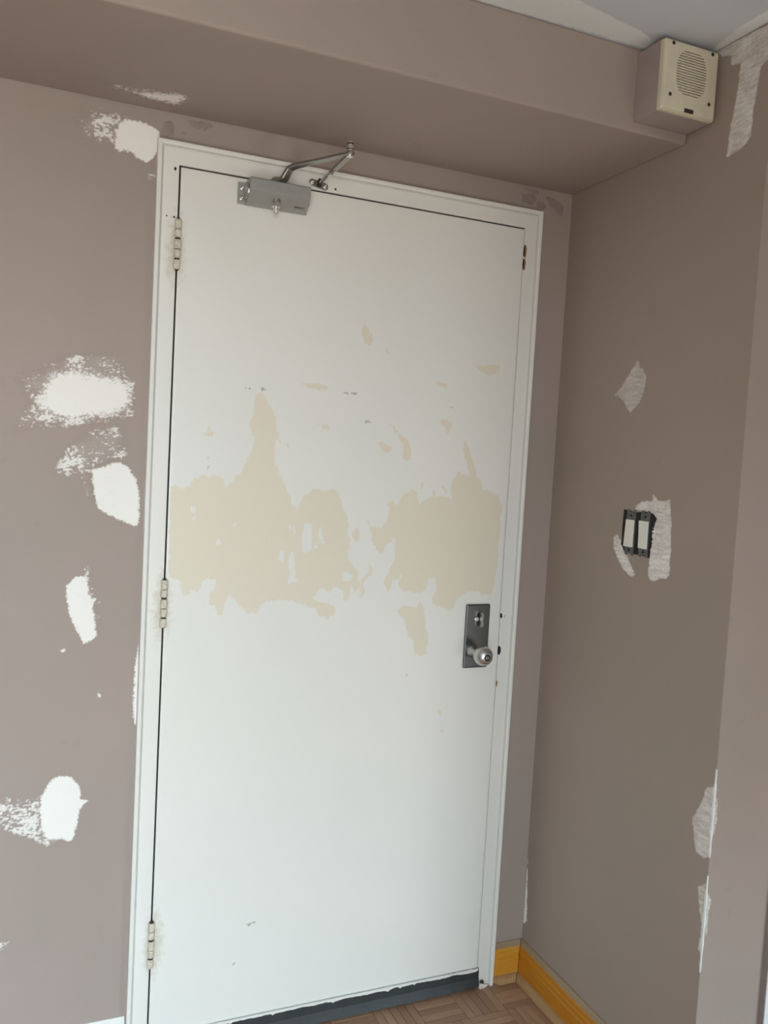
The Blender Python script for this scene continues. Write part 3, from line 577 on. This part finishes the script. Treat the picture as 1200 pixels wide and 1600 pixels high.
# pinion end with hexagon nut below
PX, PY = .2150, yb-.036
bm = bmesh.new(); lathe(bm, (PX, PY, 2.0850), (0,0,-1), [(0, .0118), (.006, .0118), (.0075, .0095)], 24)
dput('pinion_collar', bm, 'arm')
bm = bmesh.new(); lathe(bm, (PX, PY, 2.0780), (0,0,-1), [(0, .0105), (.0012, .0115), (.0090, .0115), (.0102, .0100)], 6, .3)
dput('pinion_nut', bm, 'chrome')
bm = bmesh.new(); pr = [(0, .0060)]
for i in range(7): pr += [(.001+i*.0021, .0062), (.0020+i*.0021, .0053)]
lathe(bm, (PX, PY, 2.0680), (0,0,-1), pr+[(.0165, .004)], 18)
dput('pinion_stud', bm, 'chrome')
# main arm: flat bar with an S bend from the pinion to the elbow
EL = Vector((.3400, -.1955, 2.1700))
P0 = Vector((PX, PY, 2.1260)); hd = Vector((EL.x-P0.x, EL.y-P0.y, 0)); Lh = hd.length; hd.normalize(); sd_ = Vector((-hd.y, hd.x, 0))
pts = [(-.012, 0, .0125), (0, 0, .0135), (.012, .001, .0130), (.020, .006, .0120), (.027, .017, .0115), (.034, .0265, .0110), (.046, .0310, .0108), (.10, .0360, .0096), (Lh-.012, .0430, .0082), (Lh, .0435, .0085), (Lh+.009, .0437, .0050)]
bm = bmesh.new(); rings = []
for i, (d, h, hw) in enumerate(pts):
    d0 = pts[max(0, i-1)]; d1 = pts[min(len(pts)-1, i+1)]; t = Vector((d1[0]-d0[0], d1[1]-d0[1])).normalized(); nrm = Vector((-t.y, t.x))
    th = .0042 if d < .05 else .0034; c = P0+hd*d+Vector((0,0,h)); up = hd*nrm.x+Vector((0,0,nrm.y))
    rings.append([bm.verts.new(c+sd_*a*hw+up*b*th) for a, b in ((-1, -.7), (-1, .7), (-.8, 1), (.8, 1), (1, .7), (1, -.7), (.8, -1), (-.8, -1))])
for a, b in zip(rings, rings[1:]):
    for q in range(8): bm.faces.new((a[q], a[(q+1)%8], b[(q+1)%8], b[q]))
bm.faces.new(rings[0]); bm.faces.new(rings[-1])
dput('main_arm', bm, 'arm', smooth=False)
bm = bmesh.new(); lathe(bm, (PX, PY, 2.1200), (0,0,1), [(0, .0140), (.004, .0140), (.0135, .0125), (.0150, .0100)], 28)
dput('pinion_hub', bm, 'arm')
# elbow bolt
bm = bmesh.new(); lathe(bm, EL+Vector((0,0,-.0085)), (0,0,1), [(0, .0035), (.001, .0075), (.005, .0080), (.0058, .0050), (.012, .0050), (.0125, .0078), (.0170, .0078), (.0176, .0056), (.0180, .0072), (.0335, .0072), (.0345, .0062)], 24)
dput('elbow_bolt', bm, 'chrome')
bm = bmesh.new(); lathe(bm, EL+Vector((0,0,.0200)), (0,0,1), [(0, .0076), (.0022, .0076)], 24)
lathe(bm, EL+Vector((0,0,.0080)), (0,0,1), [(0, .0080), (.0018, .0080)], 24)
dput('elbow_washer', bm, 'black')
# forearm: rod with a brass-coloured adjusting sleeve down to the shoe on the head casing
SH = Vector((.3270, FY-.0125, 2.1495))
def rod(bm, a, b, r0, r1, n=14): lathe(bm, a, b-a, [(0, r0), ((b-a).length, r1)], n)
bm = bmesh.new(); e0 = EL+Vector((0,0,-.004)); dr = SH-e0
mid = e0+dr*.45
a, e1, e2 = frame_of(dr)
sx = Vector((0,0,1)).cross(a).normalized(); up = a.cross(sx)
rings = []
for t, hw, th in ((-.04, .004, .0026), (0, .0075, .0028), (.10, .0070, .0030), (.40, .0060, .0035), (.48, .0050, .0045)):
    c = e0+dr*t; rings.append([bm.verts.new(c+sx*p*hw+up*q*th) for p, q in ((-1,-1),(-1,1),(1,1),(1,-1))])
for A, B_ in zip(rings, rings[1:]):
    for q in range(4): bm.faces.new((A[q], A[(q+1)%4], B_[(q+1)%4], B_[q]))
bm.faces.new(rings[0]); bm.faces.new(rings[-1])
dput('forearm', bm, 'arm', bevel=.0008)
bm = bmesh.new(); rod(bm, e0+dr*.46, e0+dr*.97, .0040, .0040); dput('forearm_rod', bm, 'arm', smooth=True)
bm = bmesh.new(); rod(bm, e0+dr*.60, e0+dr*.68, .0062, .0062, 6); dput('forearm_nut', bm, 'chrome')
# shoe
bm = bmesh.new()
pl = []
for i in range(9): a = math.pi/2+math.pi*i/8; pl.append((-.0165+.0085*math.cos(a), .0085*math.sin(a)))
for i in range(9): a = -math.pi/2+math.pi*i/8; pl.append((.0165+.0085*math.cos(a), .0085*math.sin(a)))
th = -.17; cs, sn = math.cos(th), math.sin(th)
extrude(bm, [(SH.x+p*cs-q*sn, SH.z-.0015+p*sn+q*cs) for p, q in pl], 'y', FY-.0042, FY-.0002)
shoe = dput('arm_shoe', bm, 'arm', bevel=.0012)
for p in (-.0165, .0165):
    bm = bmesh.new(); lathe(bm, (SH.x+p*cs, FY-.0040, SH.z-.0015+p*sn), (0,-1,0), [(0, .0052), (.0014, .0050), (.0026, .0038), (.0030, .0010), (.0018, .0008)], 18)
    o = put(finish('shoe_screw', bm, M['chrome'], smooth=True), dc); o.parent = shoe; o.matrix_parent_inverse = Matrix.Identity(4)
bm = B((SH.x-.0042, SH.x+.0042, FY-.0150, FY-.003, SH.z-.0075, SH.z-.0042), (SH.x-.0042, SH.x+.0042, FY-.0150, FY-.003, SH.z+.0042, SH.z+.0075))
lathe(bm, (SH.x, FY-.0115, SH.z-.010), (0,0,1), [(0, .0030), (.020, .0030)], 14)
dput('shoe_fork', bm, 'screw')

# ---------------------------------------------------------------- baseboards
BZ = .1108
def bprof(f, shoe=False): return [(f*a, b) for a, b in f_prof]
f_prof = [(0, .0015), (.0160, .0015), (.0160, .062), (.0132, .0650), (.0132, .0672), (.0158, .0700), (.0156, .0790), (.0122, .0830), (.0118, .0860), (.0140, .0885), (.0132, .0950), (.0118, .0985), (.0030, BZ), (0, BZ)]
s_prof = [(.0160, .0022), (.0330, .0022), (.0330, .0050), (.0315, .0100), (.0275, .0160), (.0215, .0200), (.0160, .0215)]
def baseboard(name, axis, a0, a1, mat, shoe_mat, face):
    """face(d) maps distance from the wall to the coordinate across it"""
    bm = bmesh.new(); extrude(bm, [(face(d), z) for d, z in f_prof], axis, a0, a1)
    o = tag(finish(name, bm, M[mat]), kind=S)
    return o
bb = bmesh.new()
x0 = .9690
# far piece (between casing and corner) and right piece, mitred at the corner, both with a shoe strip
def mitre(bm, prof, which):
    A = []; D = []
    for d, z in prof:
        if which == 'far': A.append(bm.verts.new((x0, -d, z))); D.append(bm.verts.new((W-d-.0012, -d, z)))
        else: A.append(bm.verts.new((W-d, -d-.0012, z))); D.append(bm.verts.new((W-d, YO+.001, z)))
    n = len(prof)
    for i in range(n): bm.faces.new((A[i], A[(i+1)%n], D[(i+1)%n], D[i]))
    bm.faces.new(A); bm.faces.new(D); return bm
for which, nm, mt in (('far', 'baseboard_far', 'oakx'), ('right', 'baseboard_right', 'oaky')):
    b = tag(finish(nm, mitre(bmesh.new(), f_prof, which), M[mt]), {'far': 'short golden oak baseboard between door casing and corner', 'right': 'golden oak baseboard along the wall under the switches'}[which], None, S)
    if which == 'far':
        sm = bmesh.new(); A = []; D = []
        for d, z in s_prof:      # return end of the shoe cut at an angle
            A.append(sm.verts.new((x0+max(0, (d-.018))*1.0, -d, z))); D.append(sm.verts.new((W-d-.0012, -d, z)))
        n = len(s_prof)
        for i in range(n): sm.faces.new((A[i], A[(i+1)%n], D[(i+1)%n], D[i]))
        sm.faces.new(A); sm.faces.new(D)
    else: sm = mitre(bmesh.new(), s_prof, which)
    finish('shoe_molding', sm, M['dusty'], b)
    # dusty flat cap along the top edge
    cap = [(.0004, BZ-.0004), (.0028, BZ-.0008), (.0112, .0980), (.0124, .0984), (.0036, BZ+.0008), (.0004, BZ+.0008)]
    finish('dusty_top_edge', mitre(bmesh.new(), cap, which), M['duststop'], b)
bm = bmesh.new(); extrude(bm, [(-.0005-a, b*1.06) for a, b in f_prof], 'x', XL, -.0570)
tag(finish('baseboard_left', bm, M['white']), 'white painted baseboard left of the door casing', None, S)
# caulk gap beside it
# ---------------------------------------------------------------- trim at the far right of the alcove wall
# (a white door casing; only its near edge shows in the photograph)
bm = B((1.2520, 1.318, YO-.0150, YO+.001, 0, 2.1665), (1.318, 2.24, YO-.0150, YO+.001, 2.1005, 2.1665), (2.175, 2.24, YO-.0150, YO+.001, 0, 2.1005))
t3 = tag(finish('trim_2', bm, M['taupetrim'], bevel=.001), kind=S)
for q in ((1.2528, 1.3175, YO-.0175, YO-.0152, 0, 2.1012), (2.1755, 2.2392, YO-.0175, YO-.0152, 0, 2.1012), (1.2528, 2.2392, YO-.0175, YO-.0152, 2.1018, 2.1657)):
    finish('trim_face', B(q), M['bluewhite'], t3)
d2 = tag(finish('door_2', B((1.3205, 2.1725, YO-.0080, YO-.0005, .010, 2.0985)), M['bluewhite'], bevel=.001), kind=S)
bm = bmesh.new(); lathe(bm, (1.385, YO-.0080, .985), (0,-1,0), [(0, .026), (.005, .025), (.007, .012), (.030, .012), (.036, .022), (.048, .026), (.058, .022), (.062, .010)], 28)
finish('door_knob', bm, M['steel'], d2, smooth=True)
bm = bmesh.new(); extrude(bm, [(YO-a_, b_) for a_, b_ in f_prof], 'x', W+.0005, 1.2515)
tag(finish('baseboard_alcove', bm, M['oakx']), kind=S)
# crumbs of plaster at the foot of the casing
for k, (x, y, z, s) in enumerate(((.9255, FY-.006, .005, .007), (.9345, FY-.009, .004, .006), (.9300, FY-.004, .014, .006), (.9440, FY-.006, .003, .0045), (.9225, FY-.013, .003, .004))):
    bm = bmesh.new(); bmesh.ops.create_icosphere(bm, subdivisions=2, radius=s); rr = random.Random(k)
    for v_ in bm.verts: v_.co *= 1+rr.uniform(-.22, .22); v_.co.x *= 1.2; v_.co.y *= .6
    bmesh.ops.translate(bm, verts=bm.verts, vec=(x, y, z)); put(finish('plaster_crumb', bm, M['dust'] if k != 2 else M['grimeline']), trim)

# ---------------------------------------------------------------- speaker box in the soffit corner
X0, X1, Y0s, Y1s, Z0s, Z1s = .9125, 1.0600, -.5360, -DS, 2.2705, 2.4170
sp = tag(empty('speaker_box', ((X0+X1)/2, Y1s, Z0s)), 'taupe painted wall speaker box with cream slotted front by ceiling', 'speaker')
put(finish('cabinet', B((X0, X1, Y0s+.016, Y1s, Z0s, Z1s)), M['speakerbody'], bevel=.0012), sp)
# front cover: a plate with through-slots made as bars around dark recess
FYs = Y0s; TH = .0165; cxs = (X0+X1)/2; czs = Z0s+.0835
def cover():
    """cream front moulding; its grille slots are open between slats"""
    bm = bmesh.new(); rx, rz = .0425, .0480; xs0, xs1, zs0, zs1 = cxs-rx, cxs+rx, czs-rz, czs+rz
    yf, yb_ = FYs, FYs+TH
    box(bm, X0, xs0, yf, yb_, Z0s, Z1s); box(bm, xs1, X1, yf, yb_, Z0s, Z1s); box(bm, xs0, xs1, yf, yb_, zs1, Z1s); box(bm, xs0, xs1, yf, yb_, Z0s, zs0)
    return bm, (xs0, xs1, zs0, zs1, rx, rz)
NS = 17
bm = bmesh.new(); yf, yb_ = FYs, FYs+TH
rx, rz = .0425, .0485
# outer shell as lofted rounded-square rings, with an octagonal grille hole
def sq(inset, y, r, n=6):
    pts = []; a0, a1, b0, b1 = X0+inset, X1-inset, Z0s+inset, Z1s-inset
    for (cx, cz, st) in ((a1-r, b1-r, 0), (a0+r, b1-r, 1), (a0+r, b0+r, 2), (a1-r, b0+r, 3)):
        for i in range(n): a = (st+i/(n-1))*math.pi/2; pts.append((cx+r*math.cos(a), y, cz+r*math.sin(a)))
    return pts
def octa(kx, kz, y, n=24):
    pts = []
    for i in range(n):
        a = 2*math.pi*(i+.5)/n; c, s = math.cos(a), math.sin(a); p = 3.2
        r = (abs(c)**p+abs(s)**p)**(-1/p); pts.append((cxs+kx*r*c*.96, y, czs+kz*r*s*.96))
    return pts
loops = [sq(.0005, yb_, .002), sq(0, yb_-.001, .0025), sq(0, yf+.0075, .004), sq(.0006, yf+.0045, .0045), sq(.0030, yf+.0012, .0055), sq(.0065, yf, .006), octa(rx, rz, yf), octa(rx, rz, yf+.006)]
rings = [[bm.verts.new(p) for p in L] for L in loops]
for a, b in zip(rings, rings[1:]):
    n = 24
    for i in range(n): bm.faces.new((a[i], a[(i+1)%n], b[(i+1)%n], b[i]))
bm.faces.new(rings[0])
cov = put(finish('front_cover', bm, M['cream'], smooth=False), sp)
bm = bmesh.new(); pp = octa(rx+.001, rz+.001, yf+.0052); qq = octa(rx+.001, rz+.001, yf+.0075)
a = [bm.verts.new(p) for p in pp]; b = [bm.verts.new(p) for p in qq]
for i in range(24): bm.faces.new((a[i], a[(i+1)%24], b[(i+1)%24], b[i]))
bm.faces.new(a); bm.faces.new(b)
o = put(finish('grille_recess', bm, M['slot']), sp); o.parent = cov; o.matrix_parent_inverse = Matrix.Identity(4)
pitch = 2*rz*.96/NS
for i in range(NS+1):
    z = czs-rz*.96+pitch*i; s = abs(z-czs)/(rz*.96); p = 3.2
    hw = rx*.96*(1-min(1, s)**p)**(1/p)+.0015 if s < .999 else rx*.6
    hgt = pitch*.26
    bm = B((cxs-hw, cxs+hw, yf+.0002, yf+.0050, z-hgt, z+hgt))
    o = put(finish('grille_slat', bm, M['cream']), sp); o.parent = cov; o.matrix_parent_inverse = Matrix.Identity(4)
for sx in (-1, 1):
    for sz in (-1, 1):
        bm = bmesh.new(); lathe(bm, (cxs+sx*.0535, yf+.0005, czs+.0005+sz*.0535 if sz > 0 else czs-.0515), (0,-1,0), [(0, .0042), (.0012, .0040), (.0016, .0030), (.0008, .0010)], 16)
        o = put(finish('cover_screw', bm, M['screw']), sp); o.parent = cov; o.matrix_parent_inverse = Matrix.Identity(4)
bm = B((cxs-.0125, cxs+.0125, yf-.0006, yf+.003, Z0s+.0030, Z0s+.0112))
o = put(finish('badge', bm, M['screw'], bevel=.0004), sp); o.parent = cov; o.matrix_parent_inverse = Matrix.Identity(4)
bm = B((X0+.004, X1-.003, yf+.0065, yf+.0085, Z0s-.0012, Z0s+.0010))
put(finish('cover_lip', bm, M['cream']), sp)

# ---------------------------------------------------------------- bare double switch, its cover plate missing
sw = tag(empty('light_switch', (W, -.380, 1.345)), 'bare pair of ivory rocker switches in an uncovered wall box', 'switch')
# ragged cut-out seen as a dark opening
bm = bmesh.new(); rr = random.Random(2); L = []
corners = [(-.3195, 1.4010), (-.3400, 1.4010), (-.3560, 1.3955), (-.3760, 1.3995), (-.4000, 1.4015), (-.4260, 1.4000), (-.4400, 1.3890), (-.4330, 1.3700), (-.4300, 1.3300), (-.4260, 1.3080), (-.4240, 1.2930), (-.3900, 1.2960), (-.3500, 1.2945), (-.3300, 1.2975), (-.3225, 1.3080), (-.3150, 1.3120), (-.3180, 1.3250), (-.3165, 1.3600)]
A = []; D = []
for i, (y, z) in enumerate(corners):
    A.append(bm.verts.new((W-.0005, y+rr.uniform(-.0008, .0008), z+rr.uniform(-.0008, .0008)))); D.append(bm.verts.new((W+.0015, y, z)))
n = len(A)
for i in range(n): bm.faces.new((A[i], A[(i+1)%n], D[(i+1)%n], D[i]))
bm.faces.new(A); bm.faces.new(D)
put(finish('box_opening', bm, M['black']), sw)
for k, yc in enumerate((-.3500, -.4015)):
    dz = .0 if k == 0 else .0012
    bm = bmesh.new()
    box(bm, W-.0022, W-.0004, yc-.0165, yc+.0165, 1.2965+dz, 1.3100+dz); box(bm, W-.0022, W-.0004, yc-.0165, yc+.0165, 1.3800+dz, 1.3975+dz)
    box(bm, W-.0012, W-.0003, yc-.012, yc+.012, 1.2970+dz, 1.3970+dz)
    for zz in (1.2965+dz, 1.3975+dz):       # plaster ears
        for yy in (yc-.0105, yc+.0105): lathe(bm, (W-.0004, yy, zz), (-1,0,0), [(0, .0062), (.0018, .0062)], 12)
    yk = put(finish('yoke', bm, M['yoke']), sw)
    for zz in (1.3035+dz, 1.3885+dz):
        bm = bmesh.new(); lathe(bm, (W-.0021, yc, zz), (-1,0,0), [(0, .0036), (.0010, .0034), (.0014, .0020)], 14)
        o = put(finish('yoke_screw', bm, M['black']), sw); o.parent = yk; o.matrix_parent_inverse = Matrix.Identity(4)
    bm = B((W-.0032, W-.0004, yc-.0176, yc+.0176, 1.3095+dz, 1.3805+dz))
    put(finish('switch_frame', bm, M['yoke']), sw)
    bm = bmesh.new(); extrude(bm, [(W-.0030, 1.3115+dz), (W-.0088 if k == 0 else W-.0062, 1.3115+dz), (W-.0070, 1.3450+dz), (W-.0056 if k == 0 else W-.0090, 1.3785+dz), (W-.0030, 1.3785+dz)], 'y', yc-.0150, yc+.0160)
    put(finish('rocker', bm, M['rocker'], bevel=.0012), sw)
